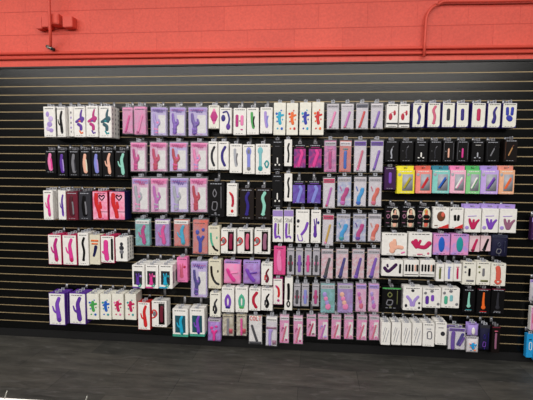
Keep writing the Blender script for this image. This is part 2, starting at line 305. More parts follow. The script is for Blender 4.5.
def make_item(W, H, th, kind, body, face, shape, cols):
    root = bpy.data.objects.new(NAME[kind], None); COL.objects.link(root); root.empty_display_size = .05
    fy, by = -th/2, th/2           # front and back of the pack
    a = W*H
    if kind in ('box', 'flap', 'wind', 'wind2', 'flip'):
        bv = min(.0025, th*.1)
        bodym = card_mat(body)
        hh = H
        make('carton', bodym, lambda bm: add_box(bm, -W/2, W/2, fy, by, 0, H, bv), root)
        ff = fy-.0002
        if kind == 'flap':
            fm = mat(face, .4)
            make('top_flap', fm, lambda bm: (add_box(bm, -W/2+.002, -.012, by-.004, by-.001, H-.01, H+.034), add_box(bm, .012, W/2-.002, by-.004, by-.001, H-.01, H+.034),
                                             add_box(bm, -.012, .012, by-.004, by-.001, H+.022, H+.034), add_box(bm, -.012, .012, by-.004, by-.001, H-.01, H+.012)), root)
        elif kind != 'flip' or True:
            tab(root, W, H, fy+.004, mat('silver' if body not in DARK else 'gray', .3))
        if face in ('white', 'ivory', 'pinkgrad', 'purpcard', 'bluepurp', 'pinkcard') and kind != 'flap':
            def card(bm):
                x0, x1, z0, z1 = -W*.47, W*.47, H*.02, H*.985
                if body == 'indigo': add_poly(bm, [(x0, z0), (x1-W*.16, z0), (x1-W*.05, z0+H*.03), (x1, z0+H*.1), (x1, z1), (x0, z1)], ff, .001)
                elif face in ('purpcard', 'bluepurp'): add_box(bm, x0, x1, ff-.001, ff, H*.04, H*.8)
                else: add_box(bm, x0, x1, ff-.001, ff, z0, z1)
            om = mat(face, .42, scale=22, other='babypink') if face == 'pinkgrad' else mat(face, .42, scale=25, other='magenta' if face == 'purpcard' else 'purple' if face == 'bluepurp' else None)
            make('front_card', om, card, root); ff -= .001
        elif face == 'bookband':
            make('bottom_band', mat('charcoal'), lambda bm: (add_box(bm, -W/2+.001, W/2-.001, ff-.001, ff, H*.13, H*.2), add_box(bm, -W*.3, W*.4, ff-.001, ff, H*.04, H*.06)), root)
        elif face == 'redcorner':
            make('corner_band', mat('red'), lambda bm: add_poly(bm, [(-W*.2, .002), (W*.48, .002), (W*.48, H*.22)], ff, .001), root)
        elif face in ('lavtop', 'greenedge', 'redtop'):
            v = {'lavtop': .8, 'greenedge': .93, 'redtop': .95}[face]; c = {'lavtop': 'lavtop', 'greenedge': 'green', 'redtop': 'maroon'}[face]
            make('top_band', mat(c), lambda bm: add_box(bm, -W*.485, W*.485, ff-.001, ff, v*H, H*.99), root)
        elif face == 'black':
            make('edge_band', mat('black'), lambda bm: add_box(bm, -W*.49, -W*.36, ff-.001, ff, H*.02, H*.98), root)
        if kind == 'wind2':
            make('bottom_band', mat('sea'), lambda bm: add_box(bm, -W/2-.0006, W/2+.0006, fy-.0008, by+.0006, -.0006, H*.085), root)
            make('window', mat('tealdark', .2), lambda bm: add_box(bm, -W*.34, W*.34, ff-.0006, ff, H*.14, H*.76), root)
        if kind == 'flip':
            make('window', mat('charcoal', .2), lambda bm: add_box(bm, -W*.36, W*.3, ff-.0006, ff, H*.16, H*.74), root)
            make('flower_print', mat('sea'), lambda bm: [add_disc(bm, W*.1+W*.09*math.cos(t), H*.13+W*.09*math.sin(t), W*.06, W*.06, ff-.001, .0008) for t in (0, 1.26, 2.5, 3.77, 5)], root)
            make('bottom_band', mat(cols[0]), lambda bm: add_box(bm, -W*.49, W*.1, ff-.0006, ff, H*.01, H*.07), root)
            make('side_window', mat('gray', .3), lambda bm: add_box(bm, W/2, W/2+.0008, fy+th*.2, by-th*.2, H*.2, H*.7), root)
        half = .0012
        if kind in ('wind', 'wind2', 'flip'): half = .003
        if shape in ('moth', 'bead'):
            make('side_print', mat('gray'), lambda bm: [add_box(bm, W/2, W/2+.0006, -.006, .006, H*(.12+.15*q), H*(.18+.15*q)) for q in range(6)], root)
        if kind in ('wind2', 'flip'):
            artwork(root, shape, cols, W*.8, H*.85, ff-.001, half, 'product')
        else:
            artwork(root, shape, cols, W, H, ff, half, 'printed_picture')
        lc = 'silver' if body in DARK and face not in ('white', 'ivory') else 'charcoal' if kind != 'flap' else 'white'
        if shape == 'stud':
            bm = bmesh.new(); add_word(bm, 'Stud', -W*.36, W*.36, H*.62, H*.75, ff-.0008, .0016); build('lettering', bm, mat('charcoal'), root)
        elif shape not in ('leaf', 'splash', 'slash', 'bead') and W > .07 and H > .16:
            lettering(root, W, H, .92, lc, ff)
    elif kind == 'clam':
        cw, c0, c1 = W*.9, H*.03, H*.95
        cy = fy+.009
        make('backing_card', card_mat(body), lambda bm: add_box(bm, -cw/2, cw/2, cy, cy+.0015, c0, c1), root)
        sm = shell_mat()
        def shell(bm):
            add_box(bm, -W*.5, W*.5, cy+.0025, cy+.0035, 0, H)
            add_box(bm, -W*.44, W*.44, fy, cy-.001, H*.05, H*.9, .003)
        make('clear_shell', sm, shell, root)
        tab(root, W, H, cy+.002, mat('silver', .3))
        yy = cy-.0015
        if face in HEX:
            make('header_card', card_mat(face), lambda bm: add_box(bm, -cw*.48, cw*.48, cy-.001, cy, H*.8, H*.93), root)
        artwork(root, shape, cols, W*.9, H*.86, yy-.0015, .0035, 'product', True)
        if shape == 'colt':
            bm = bmesh.new(); add_word(bm, 'COLT', -W*.42, W*.42, H*.8, H*.93, cy-.0018, .0032); build('lettering', bm, mat('red'), root)
        else:
            lettering(root, W, H, .85, 'magenta' if face in ('pink', 'lilac') and cols[0] != 'lilac' else 'charcoal', cy-.001, 1 if W < .09 else 2)
        if shape == 'rabbitl':
            tc = 'purple' if body == 'lilaccard' and face == 'lilac' else 'magenta'
            make('script_title', mat(tc), lambda bm: [add_stroke(bm, [((-.3+a+q*.055)*W, (.84+.04*((-1)**q)+b)*H) for q in range(7)], .016*W, cy-.0022, .0008, seg=6) for a, b in ((0, .015), (.22, -.03))], root, True)
        make('title_panel', card_mat('white'),
             lambda bm: add_box(bm, -W*.02, W*.4, cy-.0006, cy, H*.1, H*.7), root) if shape in ('rabbitl', 'diagr') else None
    elif kind == 'bag':
        def pouch(bm):
            nx, nz = 10, 12; F = {}; R = {}
            for i in range(nx+1):
                for k in range(nz+1):
                    u, v = i/nx, k/nz
                    p = max(0, math.sin(PI*u)*math.sin(PI*min(1, v/.86)))**.6 if v < .86 else 0
                    q = .0009+(th/2-.002)*p*(1+.08*math.sin(9*u+7*v))
                    F[i, k] = bm.verts.new(((u-.5)*W, -q, v*H)); R[i, k] = bm.verts.new(((u-.5)*W, q, v*H))
            for i in range(nx):
                for k in range(nz):
                    bm.faces.new((F[i, k], F[i+1, k], F[i+1, k+1], F[i, k+1])); bm.faces.new((R[i, k], R[i, k+1], R[i+1, k+1], R[i+1, k]))
            for i in range(nx):
                bm.faces.new((F[i, 0], R[i, 0], R[i+1, 0], F[i+1, 0])); bm.faces.new((F[i, nz], F[i+1, nz], R[i+1, nz], R[i, nz]))
            for k in range(nz):
                bm.faces.new((F[0, k], F[0, k+1], R[0, k+1], R[0, k])); bm.faces.new((F[nx, k], R[nx, k], R[nx, k+1], F[nx, k+1]))
        make('pouch', card_mat(body), pouch, root, True)
        make('header_card', card_mat(face), lambda bm: add_box(bm, -W*.47, W*.47, -.0025, .0025, H*.87, H*.995), root)
        tab(root, W, H, 0, mat('silver', .3))
        artwork(root, shape, cols, W*.9, H*.85, fy-.0006, .0035, 'product', True)
        lettering(root, W, H, .91, 'charcoal', -.0028, 1)
    return root

def make_hook(x, z, depth, slot_z):
    """A peg hook: plate clipped under a slot of the wall, arm, upturned tip."""
    def f(bm):
        add_box(bm, -.011, .011, -.0035, -.0008, min(-.012, -.012), max(.012, slot_z-z+.004), .001)
        add_tube3(bm, [(0, -.002, 0), (0, -depth*.5, .0004), (0, -depth-.008, 0), (0, -depth-.014, .004), (0, -depth-.016, .012)], .0027)
    o = make('peg_hook', mat('b4b4b8', .3, .55), f, None, True)
    o.location = (x, 0, z)
    return o

# ------------------------------------------------------------------ the place
FL = 0.0; ZT = 2.5177; PITCH = .0762; NS = 32; XL, XR = -5.2, 4.4
def plane_struct(name, m, x0, x1, y0, y1, z0, z1):
    return struct(make(name, m, lambda bm: add_box(bm, x0, x1, y0, y1, z0, z1)))

# floor
def floor_mat():
    m = bpy.data.materials.new('vinyl_planks'); m.use_nodes = True; nt = m.node_tree; b = nt.nodes['Principled BSDF']
    tc = nt.nodes.new('ShaderNodeTexCoord'); mp = nt.nodes.new('ShaderNodeMapping'); mp.inputs['Rotation'].default_value = (0, 0, .03)
    br = nt.nodes.new('ShaderNodeTexBrick'); br.inputs['Scale'].default_value = 1; br.inputs['Brick Width'].default_value = .92; br.inputs['Row Height'].default_value = .3
    br.inputs['Mortar Size'].default_value = .002; br.inputs['Color1'].default_value = (.036, .036, .033, 1); br.inputs['Color2'].default_value = (.056, .053, .047, 1); br.inputs['Mortar'].default_value = (.02, .02, .019, 1)
    nt.links.new(tc.outputs['Object'], mp.inputs['Vector']); nt.links.new(mp.outputs[0], br.inputs['Vector'])
    st = nt.nodes.new('ShaderNodeMapping'); st.inputs['Scale'].default_value = (1.3, 5.5, 1); nt.links.new(tc.outputs['Object'], st.inputs['Vector'])
    n = nt.nodes.new('ShaderNodeTexNoise'); n.inputs['Scale'].default_value = 2.2; n.inputs['Detail'].default_value = 8; n.inputs['Roughness'].default_value = .65
    nt.links.new(st.outputs[0], n.inputs['Vector'])
    r = nt.nodes.new('ShaderNodeValToRGB'); r.color_ramp.elements[0].position = .3; r.color_ramp.elements[0].color = (.62, .62, .62, 1); r.color_ramp.elements[1].position = .72; r.color_ramp.elements[1].color = (1.6, 1.57, 1.5, 1)
    nt.links.new(n.outputs['Fac'], r.inputs['Fac'])
    mx = nt.nodes.new('ShaderNodeMix'); mx.data_type = 'RGBA'; mx.blend_type = 'MULTIPLY'; mx.inputs[0].default_value = 1
    nt.links.new(br.outputs['Color'], mx.inputs[6]); nt.links.new(r.outputs['Color'], mx.inputs[7])
    # scuffs
    n2 = nt.nodes.new('ShaderNodeTexNoise'); n2.inputs['Scale'].default_value = 9; n2.inputs['Detail'].default_value = 10; n2.inputs['Distortion'].default_value = 1.5
    st2 = nt.nodes.new('ShaderNodeMapping'); st2.inputs['Scale'].default_value = (.5, 1.8, 1); st2.inputs['Rotation'].default_value = (0, 0, .3); nt.links.new(tc.outputs['Object'], st2.inputs['Vector']); nt.links.new(st2.outputs[0], n2.inputs['Vector'])
    r2 = nt.nodes.new('ShaderNodeValToRGB'); r2.color_ramp.elements[0].position = .56; r2.color_ramp.elements[0].color = (0, 0, 0, 1); r2.color_ramp.elements[1].position = .78; r2.color_ramp.elements[1].color = (.5, .5, .5, 1)
    nt.links.new(n2.outputs['Fac'], r2.inputs['Fac'])
    mx2 = nt.nodes.new('ShaderNodeMix'); mx2.data_type = 'RGBA'; nt.links.new(r2.outputs['Color'], mx2.inputs[0]); nt.links.new(mx.outputs[2], mx2.inputs[6]); mx2.inputs[7].default_value = (.13, .125, .12, 1)
    nt.links.new(mx2.outputs[2], b.inputs['Base Color'])
    b.inputs['Roughness'].default_value = .55; b.inputs['Specular IOR Level'].default_value = .3
    bp = nt.nodes.new('ShaderNodeBump'); bp.inputs['Strength'].default_value = .15; bp.inputs['Distance'].default_value = .01; nt.links.new(n.outputs['Fac'], bp.inputs['Height']); nt.links.new(bp.outputs[0], b.inputs['Normal'])
    return m
plane_struct('floor', floor_mat(), XL, XR, -11, .4, -.05, FL)

# painted block wall
def red_mat(blocks=True):
    m = bpy.data.materials.new('red_painted_block'); m.use_nodes = True; nt = m.node_tree; b = nt.nodes['Principled BSDF']
    b.inputs['Roughness'].default_value = .5; b.inputs['Specular IOR Level'].default_value = .35
    tc = nt.nodes.new('ShaderNodeTexCoord'); sep = nt.nodes.new('ShaderNodeSeparateXYZ'); cmb = nt.nodes.new('ShaderNodeCombineXYZ')
    nt.links.new(tc.outputs['Object'], sep.inputs[0]); nt.links.new(sep.outputs['X'], cmb.inputs['X']); nt.links.new(sep.outputs['Z'], cmb.inputs['Y'])
    mp = nt.nodes.new('ShaderNodeMapping'); mp.inputs['Location'].default_value = (.1, -2.83+.2032*14, 0); nt.links.new(cmb.outputs[0], mp.inputs['Vector'])
    n = nt.nodes.new('ShaderNodeTexNoise'); n.inputs['Scale'].default_value = 55; n.inputs['Detail'].default_value = 4; nt.links.new(tc.outputs['Object'], n.inputs['Vector'])
    n3 = nt.nodes.new('ShaderNodeTexNoise'); n3.inputs['Scale'].default_value = 1.6; n3.inputs['Detail'].default_value = 3; nt.links.new(tc.outputs['Object'], n3.inputs['Vector'])
    br = nt.nodes.new('ShaderNodeTexBrick'); br.inputs['Scale'].default_value = 1; br.inputs['Brick Width'].default_value = .4064; br.inputs['Row Height'].default_value = .2032
    br.inputs['Mortar Size'].default_value = .0035; br.inputs['Mortar Smooth'].default_value = .6
    br.inputs['Color1'].default_value = (.74, .088, .057, 1); br.inputs['Color2'].default_value = (.79, .099, .063, 1); br.inputs['Mortar'].default_value = (.70, .08, .053, 1)
    nt.links.new(mp.outputs[0], br.inputs['Vector'])
    r = nt.nodes.new('ShaderNodeValToRGB'); r.color_ramp.elements[0].position = .3; r.color_ramp.elements[0].color = (.8, .76, .76, 1); r.color_ramp.elements[1].position = .7; r.color_ramp.elements[1].color = (1.08, 1.1, 1.1, 1)
    add = nt.nodes.new('ShaderNodeMath'); add.operation = 'ADD'; add.use_clamp = False
    ml = nt.nodes.new('ShaderNodeMath'); ml.operation = 'MULTIPLY'; ml.inputs[1].default_value = .5
    nt.links.new(n.outputs['Fac'], add.inputs[0]); nt.links.new(n3.outputs['Fac'], add.inputs[1]); nt.links.new(add.outputs[0], ml.inputs[0]); nt.links.new(ml.outputs[0], r.inputs['Fac'])
    mx = nt.nodes.new('ShaderNodeMix'); mx.data_type = 'RGBA'; mx.blend_type = 'MULTIPLY'; mx.inputs[0].default_value = 1
    nt.links.new(br.outputs['Color'], mx.inputs[6]); nt.links.new(r.outputs['Color'], mx.inputs[7])
    if not blocks: mx.inputs[0].default_value = .6
    # bed joints
    j1 = nt.nodes.new('ShaderNodeMath'); j1.operation = 'MULTIPLY_ADD'; j1.inputs[1].default_value = 1/.2032; j1.inputs[2].default_value = -2.83/.2032+14.5
    j2 = nt.nodes.new('ShaderNodeMath'); j2.operation = 'PINGPONG'; j2.inputs[1].default_value = .5
    j3 = nt.nodes.new('ShaderNodeMapRange'); j3.inputs['From Min'].default_value = .475; j3.inputs['From Max'].default_value = .495; j3.inputs['To Max'].default_value = .45 if blocks else 0
    nt.links.new(sep.outputs['Z'], j1.inputs[0]); nt.links.new(j1.outputs[0], j2.inputs[0]); nt.links.new(j2.outputs[0], j3.inputs['Value'])
    jm = nt.nodes.new('ShaderNodeMix'); jm.data_type = 'RGBA'; jm.inputs[7].default_value = (.4, .04, .03, 1)
    nt.links.new(j3.outputs['Result'], jm.inputs[0]); nt.links.new(mx.outputs[2], jm.inputs[6]); nt.links.new(jm.outputs[2], b.inputs['Base Color'])
    if not blocks:
        nt.links.remove(mx.inputs[6].links[0]); mx.inputs[6].default_value = (.73, .087, .057, 1)
    sub = nt.nodes.new('ShaderNodeMath'); sub.operation = 'MULTIPLY_ADD'; sub.inputs[1].default_value = -.5 if blocks else 0
    nt.links.new(br.outputs['Fac'], sub.inputs[0]); nt.links.new(n.outputs['Fac'], sub.inputs[2])
    bp = nt.nodes.new('ShaderNodeBump'); bp.inputs['Strength'].default_value = .5 if blocks else .1; bp.inputs['Distance'].default_value = .004
    nt.links.new(sub.outputs[0], bp.inputs['Height']); nt.links.new(bp.outputs[0], b.inputs['Normal'])
    return m
plane_struct('wall_back', red_mat(), XL, XR, .03, .25, FL, 4.2)

# slatted display wall
def slat_bm(bm):
    g = .0042
    for n in range(NS):
        z1 = ZT-PITCH*n-(g if n else -.006); z0 = ZT-PITCH*(n+1)+g
        add_box(bm, XL, XR, -.0001, .016, z0, z1, .0012)
    add_box(bm, XL, XR, .016, .0299, ZT-PITCH*NS, ZT+.006)
sm = mat('slatblack', .24, vary=.25, scale=6, spec=.27)
struct(make('wall_slatted', sm, slat_bm))
def groove_bm(bm):
    g = .0039
    for n in range(1, NS): add_box(bm, XL, XR, .004, .0159, ZT-PITCH*n-g, ZT-PITCH*n+g)
struct(make('trim_1', mat('b09a74', .5, .1, vary=.2, scale=8), groove_bm))
struct(make('trim_2', mat('131313', .5), lambda bm: add_box(bm, XL, XR, -.012, .0299, ZT+.007, ZT+.022, .001)))
struct(make('baseboard_back', mat('0c0c0d', .6), lambda bm: add_box(bm, XL, XR, .004, .0299, FL+.0002, ZT-PITCH*NS-.001, .002)))

# painted conduits on the block wall
rm = red_mat(False)
def conduit(path, r, label):
    o = make('electrical_conduit', rm, lambda bm: add_tube3(bm, path, r, 14), None, True); tag(o, label, 'pipe')
conduit([(XL, .014, 2.672), (0, .014, 2.655), (XR, .014, 2.628)], .0125, 'upper of the two long red horizontal pipes above the black slats')
conduit([(XL, .014, 2.628), (0, .014, 2.612), (XR, .014, 2.586)], .0125, 'lower of the two long red horizontal pipes above the black slats')
conduit([(-2.225, -.10, 4.15), (-2.225, -.10, 3.2), (-2.225, -.10, 2.83), (-2.235, -.08, 2.78), (-2.27, -.03, 2.73), (-2.285, -.012, 2.70)], .012, 'vertical red pipe in front of the red wall box')
b = bmesh.new()
cpath = [(XR, -.010, 2.985), (1.5, -.010, 3.0), (1.13, -.010, 3.008)]
for k in range(1, 9):
    t = PI/2*k/8; cpath.append((1.13-.155*math.sin(t), -.010, 3.008-.155*(1-math.cos(t))))
cpath += [(.972, -.012, 2.7), (.970, -.012, 2.57)]
b.free(); conduit(cpath, .0115, 'red pipe bending from horizontal down toward the slatted wall')
# fitting at the end of the vertical pipe
fr = bpy.data.objects.new('pipe_fitting', None); COL.objects.link(fr); fr.location = (-2.285, -.010, 2.70)
tag(fr, 'unpainted metal fitting at the foot of the vertical red pipe', 'pipe fitting')
make('connector', mat('8c8c86', .35, .7), lambda bm: add_tube3(bm, [(-.035, 0, .016), (-.01, -.004, .004), (.02, -.004, -.01)], .014, 12), fr, True)
make('lock_nut', mat('c8c6ba', .3, .8), lambda bm: add_tube3(bm, [(-.022, 0, .010), (-.008, -.002, .003)], .019, 6), fr)
make('lock_nut', mat('3a3a38', .4, .6), lambda bm: add_tube3(bm, [(.018, -.004, -.009), (.036, -.004, -.018)], .016, 6), fr)
# box assembly on the wall
jb = bpy.data.objects.new('wall_box', None); COL.objects.link(jb); jb.location = (-2.20, .03, 2.855)
tag(jb, 'red painted row of small boxes fixed to the block wall', 'wall box')
for x0, x1, y0, z0, z1 in [(-.195, -.135, -.075, .004, .105), (-.128, -.062, -.09, .012, .11), (-.05, .04, -.105, .03, .118), (.056, .148, -.075, .012, .105)]:
    make('enclosure', rm, lambda bm: add_box(bm, x0, x1, y0, -.0002, z0, z1, .004), jb)
make('cover', rm, lambda bm: add_box(bm, -.04, .03, -.109, -.1052, .038, .11, .0015), jb)

# white display table at the lower left, near the camera, with two wire prongs
tb = bpy.data.objects.new('display_table', None); COL.objects.link(tb); tb.location = (-.95, -2.426, 0); tb.rotation_euler = (0, 0, .0146)
tag(tb, 'white topped display table at the lower edge, mostly out of view', 'table')
make('table_top', mat('white', .4), lambda bm: add_box(bm, -.9, .4, -.62, 0, .91, .95, .006), tb)
for sx, sy in ((-.85, -.05), (.35, -.05), (-.85, -.57), (.35, -.57)):
    make('leg', mat('gray', .4, .5), lambda bm: add_box(bm, sx-.02, sx+.02, sy-.02, sy+.02, .0003, .91, .002), tb)
for px, py, lab in ((-.885, -2.432, 'small metal prong nearest the picture corner on the white table'), (-.632, -2.432, 'small metal prong farther along the white table edge')):
    o = make('display_prong', mat('8c8c86', .3, .7), lambda bm: add_tube3(bm, [(0, 0, .9505), (.001, .002, .958), (.003, .004, .966), (.004, .006, .971)], .0022), None, True)
    o.location = (px, py, 0); tag(o, lab, 'prong')

